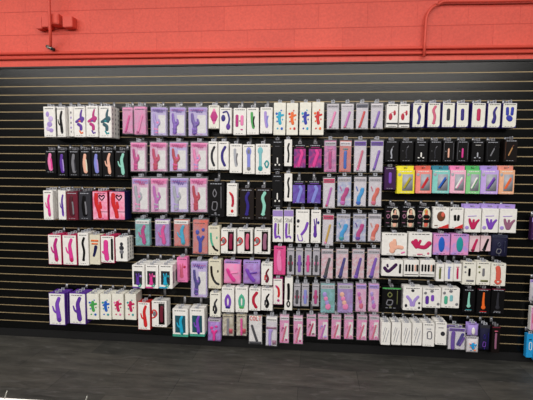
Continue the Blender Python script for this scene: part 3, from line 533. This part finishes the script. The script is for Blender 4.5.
# ------------------------------------------------------------------ the packs
# centre x, base z, width, height, distance of the front from the wall, thickness, packs behind | kind | body | face | picture | colours | words
CATALOG = """
@left end|top row
-2.212 1.896 0.107 0.262 0.170 0.045 2|box|white|-|blotch|lilac,pale_purple|white box with pale lilac pattern
-2.111 1.896 0.087 0.258 0.170 0.045 2|box|white|black|rabbit|black,charcoal|white box with black forked shape
-2.041 1.903 0.045 0.260 0.130 0.045 1|box|white|-|dots|gray,lilac|narrow white box with grey dots
-1.939 1.896 0.103 0.260 0.170 0.045 2|box|white|-|moth|purple,orange|white box with purple winged shape
-1.828 1.897 0.106 0.264 0.170 0.045 2|box|white|-|moth|magenta,purple|white box with magenta winged shape
-1.707 1.892 0.112 0.267 0.170 0.045 2|box|white|-|moth|tealdark,teal|white box with teal winged shape
@left end|second row
-2.244 1.579 0.103 0.205 0.130 0.040 1|box|black|-|slim|pink,hotpink|black box with hot pink product
-2.133 1.553 0.091 0.232 0.130 0.040 1|box|black|-|slim|purple,lilac|black box with purple product
-2.026 1.554 0.095 0.231 0.130 0.040 1|box|black|-|slim|gray,charcoal|black box with grey product
-1.920 1.554 0.097 0.233 0.130 0.040 1|box|black|-|slim|peach,cream|black box with peach product
-1.815 1.555 0.095 0.232 0.130 0.040 1|box|black|-|slim|periwinkle,lilac|black box with periwinkle product
-1.709 1.552 0.104 0.236 0.130 0.040 1|box|black|-|rabbit|peach,peach|black box with forked peach product
-1.590 1.548 0.114 0.239 0.130 0.040 1|box|black|-|rabbit|mint,mint|black box with mint green product
@left end|third row
-2.253 1.167 0.089 0.260 0.170 0.045 2|box|white|-|rabbit|hotpink,magenta|white box with hot pink forked shape
-2.125 1.170 0.069 0.259 0.170 0.045 2|box|white|-|rabbit|purple,violet|white box with deep purple shape
-2.032 1.169 0.107 0.253 0.170 0.045 2|box|maroon|-|slim|maroondark,gray|plain maroon box with dark lettering
-1.913 1.172 0.111 0.252 0.170 0.045 2|box|charcoal|-|slim|black,gray|charcoal box with dark outlined shape
-1.782 1.173 0.139 0.253 0.150 0.040 2|box|crimson|pinkgrad|heart|red,black|pink box with red wand and heart (left one)
-1.627 1.176 0.144 0.252 0.150 0.040 2|box|navy|pinkgrad|heart|red,black|pink box with red wand and heart (right one)
@left end|fourth row
-2.219 0.758 0.125 0.274 0.150 0.040 2|box|raspberry|white|rabbit|magenta,raspberry|white fronted pink box with raspberry rabbit shape
-2.077 0.758 0.133 0.273 0.150 0.040 2|box|raspberry|white|rabbit|hotpink,raspberry|white fronted pink box with hot pink shape
-1.944 0.762 0.096 0.292 0.160 0.045 2|box|white|-|ess|black,black|white box with black curved wand
-1.844 0.770 0.096 0.266 0.150 0.045 1|box|cream|-|leaf|navy,orange|cream box with orange title and navy shape
-1.724 0.788 0.127 0.247 0.150 0.040 2|box|raspberry|white|pair|hotpink,black|white box with pink and black shapes
-1.591 0.809 0.106 0.214 0.160 0.040 2|box|white|-|bead|charcoal,gray|white box with dark grey beaded shape
@left end|fifth row
-2.211 0.201 0.153 0.296 0.160 0.040 2|box|purple|white|rabbit|violet,purple|purple box with lilac rabbit picture
-2.016 0.219 0.153 0.285 0.160 0.040 2|box|purple|white|rabbit|purple,purple|purple box with dark purple rabbit picture
-1.875 0.264 0.112 0.236 0.150 0.040 2|box|ivory|-|splash|green,blue|ivory box with green and blue paint splashes
-1.756 0.269 0.103 0.235 0.150 0.040 2|box|ivory|-|splash|blue,teal|ivory box with blue paint splashes
-1.642 0.274 0.106 0.235 0.150 0.040 2|box|ivory|-|splash|raspberry,pink|ivory box with raspberry paint splashes
-1.523 0.277 0.102 0.237 0.150 0.040 2|box|ivory|-|splash|raspberry,teal|ivory box with raspberry and teal splashes
@left of centre|top row
-1.535 1.927 0.099 0.240 0.120 0.030 1|clam|pinkcard|-|diag|hotpink,magenta|narrow pink clamshell with hot pink wand
-1.422 1.918 0.113 0.256 0.120 0.030 1|clam|pinkcard|-|diag|pink,magenta|narrow pink clamshell with light pink wand
-1.253 1.909 0.149 0.256 0.130 0.030 1|clam|lilaccard|lilac|rabbitl|lilac,pink|lilac clamshell with pale lilac rabbit
-1.088 1.909 0.148 0.255 0.130 0.030 1|clam|lilaccard|lilac|rabbitl|violet,purple|lilac clamshell with dark violet rabbit
-0.909 1.908 0.176 0.255 0.130 0.030 1|clam|lilaccard|lilac|rabbitl|purple,violet|wide lilac clamshell with purple rabbit
@left of centre|second row
-1.441 1.598 0.148 0.268 0.130 0.030 1|clam|rosecard|pink|rabbitl|magenta,hotpink|rose clamshell with magenta rabbit
-1.261 1.600 0.160 0.267 0.130 0.030 1|clam|rosecard|pink|rabbitl|raspberry,crimson|rose clamshell with raspberry rabbit
-1.083 1.602 0.166 0.265 0.130 0.030 1|clam|lilaccard|pink|rabbitl|crimson,hotpink|lilac clamshell with crimson rabbit
-0.902 1.603 0.157 0.264 0.130 0.030 1|clam|rosecard|pink|rabbitl|pink,lilac|rose clamshell with pale pink rabbit
@left of centre|third row
-1.427 1.240 0.162 0.319 0.130 0.030 1|clam|rosecard|lilac|rabbitl|silver,pink|rose clamshell with silver and pink product
-1.258 1.242 0.160 0.319 0.130 0.030 1|clam|rosecard|pink|rabbitl|orchid,silver|rose clamshell with orchid and silver product
-1.077 1.246 0.167 0.317 0.130 0.030 1|clam|lilaccard|lilac|rabbitl|silver,lilac|lilac clamshell with silver and lilac product
-0.904 1.249 0.159 0.316 0.130 0.030 1|clam|rosecard|pink|rabbitl|crimson,crimson|rose clamshell with crimson rabbit
@left of centre|fourth row
-1.421 0.936 0.141 0.253 0.110 0.030 1|clam|tealcard|white|rabbit|magenta,magenta|teal clamshell with magenta product
-1.239 0.939 0.138 0.253 0.110 0.030 1|clam|purplecard|white|rabbit|hotpink,hotpink|purple clamshell with hot pink product
-1.066 0.942 0.144 0.254 0.110 0.030 1|clam|salmoncard|white|rabbit|cyan,teal|salmon clamshell with cyan product
-0.898 0.878 0.143 0.321 0.110 0.030 1|clam|salmoncard|salmoncard|fork|royal,royal|tall salmon clamshell with royal blue product
@left of centre|fifth row
-1.415 0.590 0.111 0.207 0.220 0.062 2|flip|white|-|bunny|purple,lilac|white window box with purple product
-1.295 0.594 0.114 0.206 0.220 0.062 2|flip|white|-|bunny|hotpink,pink|white window box with hot pink product
-1.171 0.597 0.119 0.207 0.220 0.062 2|flip|white|-|bunny|cyan,teal|white window box with cyan product
-1.055 0.629 0.093 0.221 0.120 0.035 1|box|pink|-|bunny|rose,crimson|narrow pink box with rose rabbit
-0.908 0.488 0.156 0.342 0.120 0.030 1|clam|lilaccard|lilac|rabbitl|indigo,violet|tall lilac clamshell with indigo rabbit
@left of centre|bottom row
-1.403 0.186 0.114 0.256 0.140 0.040 1|box|red|white|rabbit|red,red|red box with white front and red rabbit
-1.259 0.223 0.135 0.237 0.150 0.050 1|wind|white|-|band|maroon,red|white box with maroon window and red ring
-1.071 0.140 0.138 0.252 0.140 0.060 1|wind2|white|sea|rabbit|cyan,teal|white and green box with cyan product
-0.918 0.150 0.133 0.249 0.140 0.060 1|wind2|white|sea|rabbit|violet,indigo|white and green box with violet product
@centre left|top row
-0.771 1.974 0.091 0.194 0.120 0.035 1|box|ivory|-|egg|pink,magenta|ivory box with pink oval shape
-0.665 1.930 0.101 0.214 0.140 0.040 1|box|white|-|hookring|purple,indigo|white box with purple hooked shape
-0.545 1.918 0.107 0.224 0.140 0.040 0|box|white|-|twobars|magenta,pink|white box with two magenta bars
-0.433 1.922 0.100 0.221 0.140 0.040 0|box|white|-|slimd|green,black|white box with green and black shape
-0.321 1.930 0.101 0.217 0.140 0.040 0|box|white|-|slimd|lavender,periwinkle|white box with lavender shape
-0.212 1.920 0.100 0.267 0.120 0.035 0|box|ivory|-|splash|cyan,blue|ivory box with cyan and blue splashes
-0.105 1.920 0.095 0.264 0.120 0.035 0|box|ivory|-|splash|orange,red|ivory box with orange and red splashes
0.002 1.920 0.094 0.268 0.120 0.035 0|box|ivory|-|splash|royal,cyan|ivory box with royal blue splashes
0.107 1.920 0.097 0.270 0.120 0.035 0|box|ivory|-|splash|red,orange|ivory box with bright red splashes
@centre left|second row
-0.781 1.623 0.078 0.242 0.110 0.035 1|box|white|-|cee|charcoal,black|white box with charcoal crescent
-0.689 1.624 0.090 0.241 0.110 0.035 1|box|white|-|cee|indigo,black|white box with dark indigo crescent
-0.582 1.598 0.103 0.247 0.120 0.035 0|box|white|-|slimd|silver,gray|white box with silver outline shapes
-0.468 1.591 0.101 0.249 0.120 0.035 0|box|white|-|spoon|periwinkle,gray|white box with blue grey spoon shape
-0.347 1.588 0.124 0.257 0.120 0.035 0|box|white|-|spoonring|teallight,teal|white box with pale teal spoon and ring
-0.225 1.618 0.087 0.261 0.100 0.035 0|box|black|-|tiny|white,gray|black box with tiny white figures, upper one
-0.136 1.660 0.064 0.224 0.100 0.030 0|box|white|-|ess|black,black|narrow white box with black wand, upper one
@centre left|third row
-0.750 1.218 0.142 0.307 0.120 0.040 1|box|black|-|outline|gray,gray|large black box with faint grey outlines
-0.614 1.226 0.087 0.284 0.130 0.040 1|box|white|-|wandc|crimson,red|white box with crimson curved wand
-0.486 1.197 0.122 0.274 0.110 0.040 0|box|umber|-|ess|indigo,brown|dark box with indigo curved wand
-0.345 1.200 0.127 0.273 0.110 0.040 0|box|umber|-|ess|mint,brown|dark box with green curved wand
-0.223 1.304 0.088 0.289 0.100 0.035 0|box|black|-|tiny|white,gray|black box with tiny white figures, lower one
-0.131 1.360 0.066 0.238 0.100 0.030 0|box|white|-|ess|black,black|narrow white box with black wand, lower one
@centre left|fourth row
-0.772 0.879 0.101 0.256 0.110 0.040 1|box|cream|-|leafcee|seagreen,umber|cream box with green and brown crescent
-0.642 0.900 0.130 0.214 0.130 0.045 1|wind|white|-|band|magdark,red|white box with dark red window product
-0.496 0.904 0.132 0.213 0.130 0.045 1|wind|white|-|band|rose,red|white box with rose window product
-0.347 0.905 0.136 0.217 0.130 0.045 1|wind|white|-|band|mauve,red|white box with mauve window product
-0.215 1.009 0.088 0.277 0.110 0.035 0|box|white|lavtop|stud|violet,olive|white lavender topped box with violet shape (left one)
-0.123 1.012 0.081 0.276 0.110 0.035 0|box|white|lavtop|stud|violet,olive|white lavender topped box with violet shape (right one)
-0.005 1.008 0.114 0.285 0.120 0.040 0|box|white|-|curvering|violet,charcoal|white box with violet wand and ring
0.107 1.011 0.081 0.282 0.120 0.035 0|box|white|-|bunny|purple,indigo|narrow white box with purple double bulb
@centre left|fifth row
-0.765 0.582 0.112 0.260 0.120 0.040 1|box|cream|-|leafcee|umber,charcoal|cream box with dark brown crescent
-0.614 0.626 0.149 0.205 0.110 0.030 1|bag|pinkcard|purplecard|diagb|hotpink,pink|square purple pouch with hot pink shape
-0.441 0.630 0.149 0.206 0.110 0.030 1|bag|purplecard|lavender|diagb|violet,purple|square lavender pouch with violet shape
-0.305 0.632 0.095 0.191 0.130 0.040 1|box|white|-|leafc|maroon,red|small white box with dark red flame shape
-0.198 0.724 0.101 0.248 0.110 0.030 0|box|hotpinkbox|-|slim|pink,pink|plain bright pink box
-0.103 0.715 0.066 0.250 0.090 0.025 0|clam|graycard|-|banded|black,raspberry|slim grey pack with black product and red band
-0.027 0.712 0.065 0.255 0.090 0.025 0|clam|graycard|-|banded|violet,purple|slim grey pack with violet product
0.047 0.715 0.062 0.254 0.090 0.025 0|clam|graycard|-|banded|hotpink,magenta|slim grey pack with hot pink product
0.118 0.717 0.062 0.254 0.090 0.025 0|clam|graycard|-|banded|charcoal,pink|slim grey pack with charcoal product, pink band
@centre left|sixth row
-0.760 0.331 0.095 0.215 0.130 0.040 1|box|ivory|-|leafc|charcoal,black|ivory box with dark slanted shape
-0.646 0.377 0.110 0.223 0.130 0.040 1|box|white|-|tear|violet,indigo|white box with violet teardrop ring
-0.523 0.381 0.109 0.224 0.130 0.040 1|box|white|-|tear|seagreen,green|white box with green teardrop ring
-0.409 0.402 0.100 0.198 0.130 0.040 1|box|white|-|cee|crimson,maroon|white box with crimson crescent
-0.303 0.407 0.099 0.197 0.130 0.040 1|box|white|-|leafc|black,charcoal|white box with black flame shape
-0.208 0.457 0.082 0.232 0.110 0.035 1|box|magenta|white|wandc|red,magenta|magenta topped white box with red wand
-0.118 0.411 0.068 0.286 0.110 0.035 1|box|white|-|loop|black,black|tall narrow white box with black looped wand
-0.044 0.436 0.062 0.209 0.090 0.025 1|clam|graycard|-|banded|charcoal,raspberry|slim grey pack with charcoal product, red band
0.028 0.439 0.066 0.209 0.090 0.025 1|clam|graycard|-|banded|periwinkle,orchid|slim grey pack with periwinkle product
0.118 0.442 0.062 0.208 0.090 0.025 1|clam|graycard|-|banded|magenta,crimson|slim grey pack with magenta product
@centre left|bottom row
-0.775 0.094 0.117 0.206 0.110 0.030 1|bag|purplecard|graycard|fork|hotpink,hotpink|grey pouch with hot pink bow shape
-0.651 0.144 0.106 0.208 0.100 0.028 1|clam|olivecard|-|strap|gray,crimson|small clamshell with grey stick
-0.530 0.150 0.096 0.207 0.100 0.028 1|clam|olivecard|-|strap|hotpink,crimson|small clamshell with hot pink stick
-0.401 0.094 0.123 0.272 0.130 0.040 0|clam|white|white|colt|charcoal,red|white clamshell with COLT lettering and black rod
-0.264 0.074 0.103 0.279 0.110 0.028 1|clam|whitecard|white|wandband|lavender,mauve|white clamshell with lavender wand
-0.149 0.105 0.086 0.264 0.110 0.028 1|clam|pinkcard|whitecard|diagr|rose,magenta|tall pink clamshell with rose wand, left one
-0.027 0.103 0.086 0.263 0.110 0.028 1|clam|pinkcard|whitecard|diagr|rose,magenta|tall pink clamshell with rose wand, right one
@centre|top row
0.232 1.966 0.106 0.221 0.110 0.028 0|clam|whitecard|graycard|diag|pink,magenta|white clamshell with pink rod
0.351 1.966 0.110 0.221 0.110 0.028 0|clam|whitecard|whitecard|diag|orchid,rose|white clamshell with rosy orchid rod
0.470 1.967 0.104 0.222 0.110 0.028 0|clam|whitecard|navygray|diag|red,crimson|white clamshell with red rod
0.590 1.967 0.105 0.222 0.110 0.028 0|clam|whitecard|whitecard|diag|violet,purple|white clamshell with violet rod
@centre|second row
-0.037 1.642 0.103 0.205 0.100 0.030 0|box|black|purpcard|diagc|hotpink,magenta|black and purple box with pink wand (left one)
0.091 1.643 0.112 0.204 0.100 0.030 0|box|black|purpcard|diagc|hotpink,magenta|black and purple box with pink wand (right one)
0.218 1.609 0.107 0.279 0.110 0.028 0|clam|orchidcard|graycard|stick|magenta,pink|orchid clamshell with magenta stick
0.340 1.610 0.104 0.278 0.110 0.028 0|clam|salmoncard|whitecard|stick|blue,teal|salmon clamshell with blue stick
0.464 1.612 0.107 0.277 0.110 0.028 0|clam|whitecard|purple|diag|rose,pink|purple headed white clamshell with rose rod
0.597 1.613 0.112 0.276 0.110 0.028 0|clam|whitecard|purple|diag|violet,indigo|purple headed white clamshell with violet rod
@centre|third row
-0.040 1.340 0.109 0.202 0.100 0.030 0|box|black|bluepurp|diagc|periwinkle,violet|black box with blue purple front (left one)
0.087 1.342 0.118 0.201 0.100 0.030 0|box|black|bluepurp|diagc|periwinkle,violet|black box with blue purple front (right one)
0.214 1.304 0.106 0.272 0.110 0.028 0|clam|whitecard|raspberry|diag|orchid,raspberry|white clamshell with orchid rod
0.341 1.322 0.121 0.263 0.110 0.028 0|clam|bluecard|graycard|curved|magenta,orchid|pale clamshell with curved magenta wand
0.469 1.324 0.108 0.262 0.110 0.028 0|clam|whitecard|graycard|curved|azure,blue|pale clamshell with azure ridged wand
0.594 1.326 0.113 0.261 0.110 0.028 0|clam|whitecard|graycard|curved|coral,rose|pale clamshell with coral wand
@centre|fourth row
0.210 0.981 0.100 0.286 0.100 0.028 0|clam|whitecard|raspberry|diag|gold,pink|white clamshell with gold rod
0.337 1.021 0.120 0.250 0.110 0.028 0|clam|bluecard|graycard|curved|azure,teal|pale clamshell with curved azure wand
0.474 1.025 0.115 0.249 0.110 0.028 0|clam|bluecard|graycard|curved|magenta,purple|pale clamshell with beaded magenta wand
0.599 1.028 0.113 0.248 0.110 0.028 0|clam|whitecard|graycard|curved|coral,salmon|pale clamshell with straight coral wand
@centre|fifth row
0.210 0.696 0.106 0.273 0.110 0.028 0|clam|rosewhite|graycard|diagt|charcoal,navy|pink striped clamshell with charcoal rod
0.337 0.701 0.108 0.272 0.110 0.028 0|clam|rosewhite|graycard|diagt|indigo,navy|pink striped clamshell with dark indigo rod
0.471 0.705 0.109 0.270 0.110 0.028 0|clam|rosewhite|graycard|diagt|purple,violet|pink striped clamshell with purple rod
0.597 0.710 0.111 0.270 0.110 0.028 0|clam|rosewhite|graycard|diagt|violet,indigo|pink striped clamshell with deep violet rod
@centre|sixth row
0.223 0.394 0.129 0.271 0.110 0.028 1|clam|tealcard|graycard|beads|lavender,pink|teal clamshell with lavender beads
0.372 0.400 0.138 0.270 0.110 0.028 1|clam|purplecard|graycard|beads|peach,pink|purple clamshell with peach beads
0.504 0.415 0.093 0.260 0.110 0.028 1|clam|rosecard|lavender|beads|orchid,rose|rose clamshell with orchid beads
0.610 0.420 0.090 0.259 0.110 0.028 1|clam|rosecard|lavender|beads|lavender,orchid|rose clamshell with lavender beads
@centre|bottom row
0.087 0.174 0.085 0.202 0.100 0.028 1|clam|pinkcard|graycard|diagr|raspberry,maroon|short pink clamshell with raspberry wand
0.189 0.150 0.092 0.231 0.100 0.028 1|clam|pinkcard|graycard|diagr|orchid,lavender|short pink clamshell with orchid wand
0.300 0.161 0.086 0.224 0.100 0.028 1|clam|pinkcard|graycard|diagr|rose,pink|short pink clamshell with rose wand (leftmost)
0.409 0.165 0.082 0.225 0.100 0.028 1|clam|pinkcard|graycard|diagr|rose,pink|short pink clamshell with rose wand (second)
0.519 0.162 0.088 0.233 0.100 0.028 1|clam|pinkcard|graycard|diagr|rose,pink|short pink clamshell with rose wand (third)
0.625 0.167 0.086 0.232 0.100 0.028 1|clam|pinkcard|graycard|diagr|rose,pink|short pink clamshell with rose wand (rightmost)
@right end|top row
0.707 1.982 0.090 0.189 0.120 0.040 1|box|white|bookband|eggs|crimson,red|white box with two red ovals (left one)
0.805 1.981 0.082 0.189 0.120 0.040 1|box|white|bookband|eggs|crimson,red|white box with two red ovals (right one)
0.919 1.983 0.096 0.198 0.110 0.035 1|box|indigo|ivory|ess|indigo,violet|ivory card with indigo wavy shape
1.039 1.983 0.100 0.197 0.110 0.035 1|box|indigo|ivory|ess|rose,pink|ivory card with pink wavy shape
1.151 1.983 0.097 0.197 0.110 0.035 1|box|indigo|ivory|pill|charcoal,black|ivory card with charcoal capsule
1.262 1.983 0.094 0.196 0.110 0.035 1|box|indigo|ivory|pill|indigo,violet|ivory card with indigo capsule
1.384 1.982 0.106 0.195 0.110 0.035 1|box|indigo|ivory|pill|raspberry,rose|ivory card with raspberry capsule
1.503 1.980 0.099 0.195 0.110 0.035 1|box|indigo|ivory|jay|indigo,royal|ivory card with indigo comma shape
1.621 1.980 0.107 0.195 0.110 0.035 1|box|indigo|ivory|you|royal,indigo|ivory card with royal blue forked shape
@right end|second row
0.719 1.702 0.105 0.175 0.100 0.035 1|box|black|-|tinyf|silver,gray|black box with small silver figure
0.839 1.703 0.104 0.174 0.100 0.035 1|box|black|-|tinyf|charcoal,gray|black box with dim grey figure
0.955 1.703 0.097 0.173 0.100 0.035 1|box|black|-|tiny|white,silver|black box with small white figure
1.066 1.704 0.093 0.173 0.100 0.035 1|box|black|-|tinyf|charcoal,gray|black box with dim charcoal figure
1.171 1.705 0.090 0.172 0.100 0.035 1|box|black|-|tinys|peach,gray|black box with small peach rod
1.279 1.706 0.098 0.172 0.100 0.035 1|box|black|-|tinys|hotpink,gray|black box with hot pink rod
1.397 1.707 0.095 0.169 0.100 0.035 1|box|black|-|tiny|silver,white|black box with silver and white figure
1.514 1.708 0.105 0.168 0.100 0.035 1|box|black|-|tinyd|gray,charcoal|black box with slanting grey stick
1.651 1.709 0.102 0.180 0.100 0.035 1|box|umberdark|-|tinyd|tan,brown|black box with tan stick
@right end|third row
0.714 1.472 0.092 0.188 0.100 0.035 1|box|plum|-|pill|violet,lilac|dark plum box with lilac mark
0.836 1.443 0.139 0.194 0.120 0.035 1|flap|yellow|yellow|diagw|yellowdark,olive|bright yellow box with yellow wand
0.979 1.447 0.125 0.192 0.120 0.035 1|flap|coralbox|coral|diagw|red,crimson|coral pink box with red wand
1.114 1.449 0.135 0.191 0.120 0.035 1|flap|aqua|bluegreen|diagw|blue,navy|aqua box with blue header and wand
1.246 1.451 0.121 0.190 0.120 0.035 1|flap|babypink|pink|diagw|white,pink|baby pink box with white wand
1.366 1.449 0.110 0.193 0.120 0.035 1|flap|leafgreen|greenh|diagw|white,green|green box with white wand
1.493 1.449 0.136 0.194 0.120 0.035 1|flap|lavbox|lavender|diagw|violet,indigo|lavender box with violet wand
1.625 1.450 0.118 0.194 0.120 0.035 1|flap|apricot|salmon|diagw|orange,coral|apricot box with orange wand
@right end|fourth row
0.742 1.155 0.127 0.183 0.100 0.030 1|box|black|-|figure|black,peach|black box with picture of dark haired woman
0.871 1.158 0.121 0.183 0.100 0.030 1|box|black|-|figure|brown,peach|black box with picture of auburn haired woman
0.997 1.160 0.117 0.182 0.100 0.030 1|box|black|-|figure|gold,coral|black box with picture of blond woman
1.128 1.160 0.128 0.172 0.120 0.040 1|box|white|redcorner|round|brown,coral|white box with round brown picture, red corner
1.251 1.161 0.106 0.173 0.120 0.040 1|box|white|redcorner|twoblack|black,gray|white box with black pair, red corner
1.375 1.134 0.129 0.195 0.130 0.040 1|flap|white|lavender|moth2|raspberry,lavender|white lavender topped box with raspberry leaf shape
1.510 1.136 0.127 0.196 0.130 0.040 1|flap|white|lavender|moth2|violet,lavender|white lavender topped box with violet leaf shape
1.647 1.137 0.131 0.195 0.130 0.040 1|flap|white|lavender|moth2|mauve,lavender|white lavender topped box with mauve leaf shape
@right end|fifth row
0.764 0.921 0.204 0.188 0.110 0.035 1|box|white|-|trident|peach,pink|wide white box with peach petal shape
0.970 0.919 0.187 0.201 0.120 0.035 1|box|white|-|tridentr|raspberry,rose|wide white box with raspberry petal shape
1.149 0.935 0.133 0.176 0.100 0.035 1|box|swirl|-|ovalb|teal,blue|pink swirled box with slim teal oval
1.293 0.938 0.141 0.176 0.100 0.035 1|box|swirl|-|ovalb|cyan,teal|pink swirled box with wide cyan oval
1.415 0.967 0.082 0.131 0.090 0.030 1|box|pinkcardp|-|diagt|raspberry,maroon|small pale pink pack with raspberry wand
1.503 0.974 0.079 0.127 0.090 0.030 1|box|pinkcardp|-|diagt|black,charcoal|small pale pink pack with black wand
1.613 0.932 0.126 0.181 0.100 0.035 1|bag|navycard|navygray|outline|navygray,gray|dark navy pouch with faint print
@right end|sixth row
0.753 0.743 0.176 0.137 0.110 0.035 1|box|white|-|wide|plum,black|wide white box with dark plum wand
0.910 0.746 0.122 0.139 0.110 0.035 1|box|white|-|fourb|black,peach|white box with four black bottles (left one)
1.039 0.748 0.121 0.141 0.110 0.035 1|box|white|-|fourb|black,peach|white box with four black bottles (right one)
1.147 0.710 0.066 0.147 0.100 0.030 1|box|white|-|stick|olive,gray|small white box with olive stick
1.219 0.713 0.067 0.147 0.100 0.030 1|box|white|-|stick|periwinkle,blue|small white box with periwinkle stick
1.288 0.715 0.062 0.147 0.100 0.030 1|box|white|-|stick|raspberry,crimson|small white box with raspberry stick
1.376 0.692 0.106 0.191 0.110 0.035 1|box|ivory|-|tinyb|black,gray|ivory box with small black bottle
1.489 0.694 0.106 0.193 0.110 0.035 1|box|ivory|-|tinyb|gray,olive|ivory box with small grey bottle
1.606 0.690 0.116 0.188 0.110 0.035 1|box|ivory|-|loop|coral,pink|ivory box with coral loop shape
@right end|seventh row
0.758 0.454 0.157 0.188 0.100 0.035 1|box|black|greenedge|outline|olive,gray|black box with thin green top edge
0.929 0.454 0.154 0.204 0.110 0.040 1|box|white|-|vee|lavender,charcoal|white box with lavender folded shape
1.086 0.483 0.146 0.171 0.110 0.040 1|box|white|-|pills|purple,violet|white box with two purple eggs
1.236 0.488 0.143 0.171 0.110 0.040 1|box|white|-|pills|seagreen,teallight|white box with two green eggs
1.387 0.457 0.098 0.200 0.100 0.035 1|box|black|-|rocket|mint,teal|black box with mint bullet shape
1.506 0.445 0.105 0.216 0.100 0.035 1|box|black|redtop|rocket|orange,red|black box with orange bullet shape
1.618 0.450 0.104 0.216 0.100 0.035 1|box|black|redtop|rocket|charcoal,gray|black box with charcoal bullet shape
@right end|bottom row
0.710 0.159 0.076 0.196 0.150 0.038 2|box|white|-|slash|gray,silver|white box with grey stripes, leftmost of four
0.797 0.163 0.075 0.195 0.150 0.038 2|box|white|-|slash|gray,silver|white box with grey stripes, second of four
0.882 0.164 0.077 0.194 0.150 0.038 2|box|white|-|slash|gray,silver|white box with grey stripes, third of four
0.967 0.167 0.078 0.195 0.150 0.038 2|box|white|-|slash|gray,silver|white box with grey stripes, rightmost of four
1.061 0.164 0.094 0.199 0.150 0.038 2|box|white|-|pillo|silver,gray|white box with small outlined tablet
1.160 0.182 0.089 0.194 0.150 0.038 2|box|white|-|dotb|charcoal,gray|white box with one dark dot
1.285 0.147 0.143 0.198 0.160 0.060 1|clam|whitecard|purple|twow|purple,indigo|deep clamshell with two purple wands
1.428 0.258 0.087 0.103 0.120 0.030 1|bag|lavender|lavender|ovalb|lavender,white|small lavender pouch above the blue one
1.431 0.113 0.096 0.135 0.120 0.030 1|bag|whitecard|graycard|splash|azure,orange|small clear pouch with blue contents
1.531 0.133 0.080 0.214 0.110 0.035 1|bag|navycard|charcoal|outline|indigo,violet|tall dark navy pouch
1.621 0.114 0.065 0.228 0.100 0.035 1|box|umberdark|redtop|stick|mauve,rose|narrow black box with mauve stick
@far right edge|upper part
1.899 1.074 0.075 0.186 0.070 0.040 0|box|plum|lavtop|blotch|purple,lilac|plum box cut by the picture edge
1.928 0.554 0.081 0.186 0.070 0.035 0|bag|graycard|lavender|blotch|violet,lilac|grey pouch cut by the picture edge
1.938 0.310 0.074 0.202 0.070 0.040 0|box|white|pinkcard|twobars|rose,pink|white and pink box cut by picture edge
1.910 0.074 0.055 0.205 0.070 0.040 0|box|azure|-|pillo|black,white|azure box with black panel, nearer the shelves
1.976 0.049 0.059 0.228 0.070 0.040 0|box|azure|-|pillo|black,white|azure box cut by the picture edge
"""
sec = row = ''
def dup(root, loc, rot):
    r = root.copy(); COL.objects.link(r); r.location = loc; r.rotation_euler = rot
    for ch in list(root.children):
        c = ch.copy(); COL.objects.link(c); c.parent = r
    return r
for line in CATALOG.strip().splitlines():
    if line[0] == '@':
        sec, row = line[1:].split('|'); continue
    num, kind, body, face, shape, cols, desc = line.split('|')
    x, z, W, H, dep, th, nb = map(float, num.split())
    where = '%s, %s' % (row, sec)
    o = make_item(W, H, th, kind, body, face, shape, cols.split(','))
    yaw = random.uniform(-.022, .022)*min(1, .1/W)*min(1, .045/th); roll = random.uniform(-.012, .012)
    loc = (x, -dep+th/2, z)
    o.location = loc; o.rotation_euler = (random.uniform(-.004, .004), roll, yaw)
    tag(o, '%s, %s' % (desc, where), CAT[kind], 'packs in the %s at the %s' % (row, sec) if 'centre' not in sec else 'packs in the %s, %s' % (row, sec))
    nb = int(nb)
    for k in range(1, nb+1):
        j = dup(o, (x+random.uniform(-.001, .001), -dep+th/2+k*(th+.006), z+random.uniform(-.0025, .0025)), (o.rotation_euler.x, roll+random.uniform(-.004, .004), yaw))
        tag(j, 'pack behind the %s, %s' % (desc, where), CAT[kind], 'packs hanging behind the %s, %s' % (desc, where))
    hz = z+H+(.012 if kind != 'flap' else .017)
    slot = ZT-PITCH*math.floor((ZT-hz)/PITCH)
    h = make_hook(x, hz, dep, slot)
    tag(h, 'hook for %s, %s' % (desc, where), 'hook')

# ------------------------------------------------------------------ light
def area(name, loc, rot, sx, sy, power, col=(1, 1, 1)):
    l = bpy.data.lights.new(name, 'AREA'); l.shape = 'RECTANGLE'; l.size = sx; l.size_y = sy; l.energy = power; l.color = col
    o = bpy.data.objects.new(name, l); COL.objects.link(o); o.location = loc; o.rotation_euler = rot
for i, (yy, p) in enumerate(((-2.0, 105), (-4.2, 200), (-6.4, 310), (-8.6, 390))):
    area('ceiling_tubes', (-1.5, yy, 4.0), (.0 if i == 0 else .25, 0, 0), 12, .5, p, (1, .97, .93))
w = bpy.data.worlds.new('room_light'); bpy.context.scene.world = w; w.use_nodes = True
w.node_tree.nodes['Background'].inputs[0].default_value = (1, .98, .96, 1); w.node_tree.nodes['Background'].inputs[1].default_value = .08

# ------------------------------------------------------------------ camera
cam = bpy.data.cameras.new('camera'); co = bpy.data.objects.new('camera', cam); COL.objects.link(co)
cam.sensor_width = 36; cam.lens = 400/533*36; cam.clip_start = .01
Rm = Matrix(((0.995605, -0.016372, 0.092212), (0.093238, 0.080666, -0.992371), (0.008809, 0.996607, 0.081838)))
co.matrix_world = Matrix.Translation((0, -3.505, 1.65)) @ Rm.to_4x4()
sc = bpy.context.scene; sc.camera = co
sc.view_settings.view_transform = 'Standard'; sc.view_settings.look = 'None'; sc.view_settings.gamma = 1; sc.view_settings.use_curve_mapping = False
sc.view_settings.exposure = 0.0
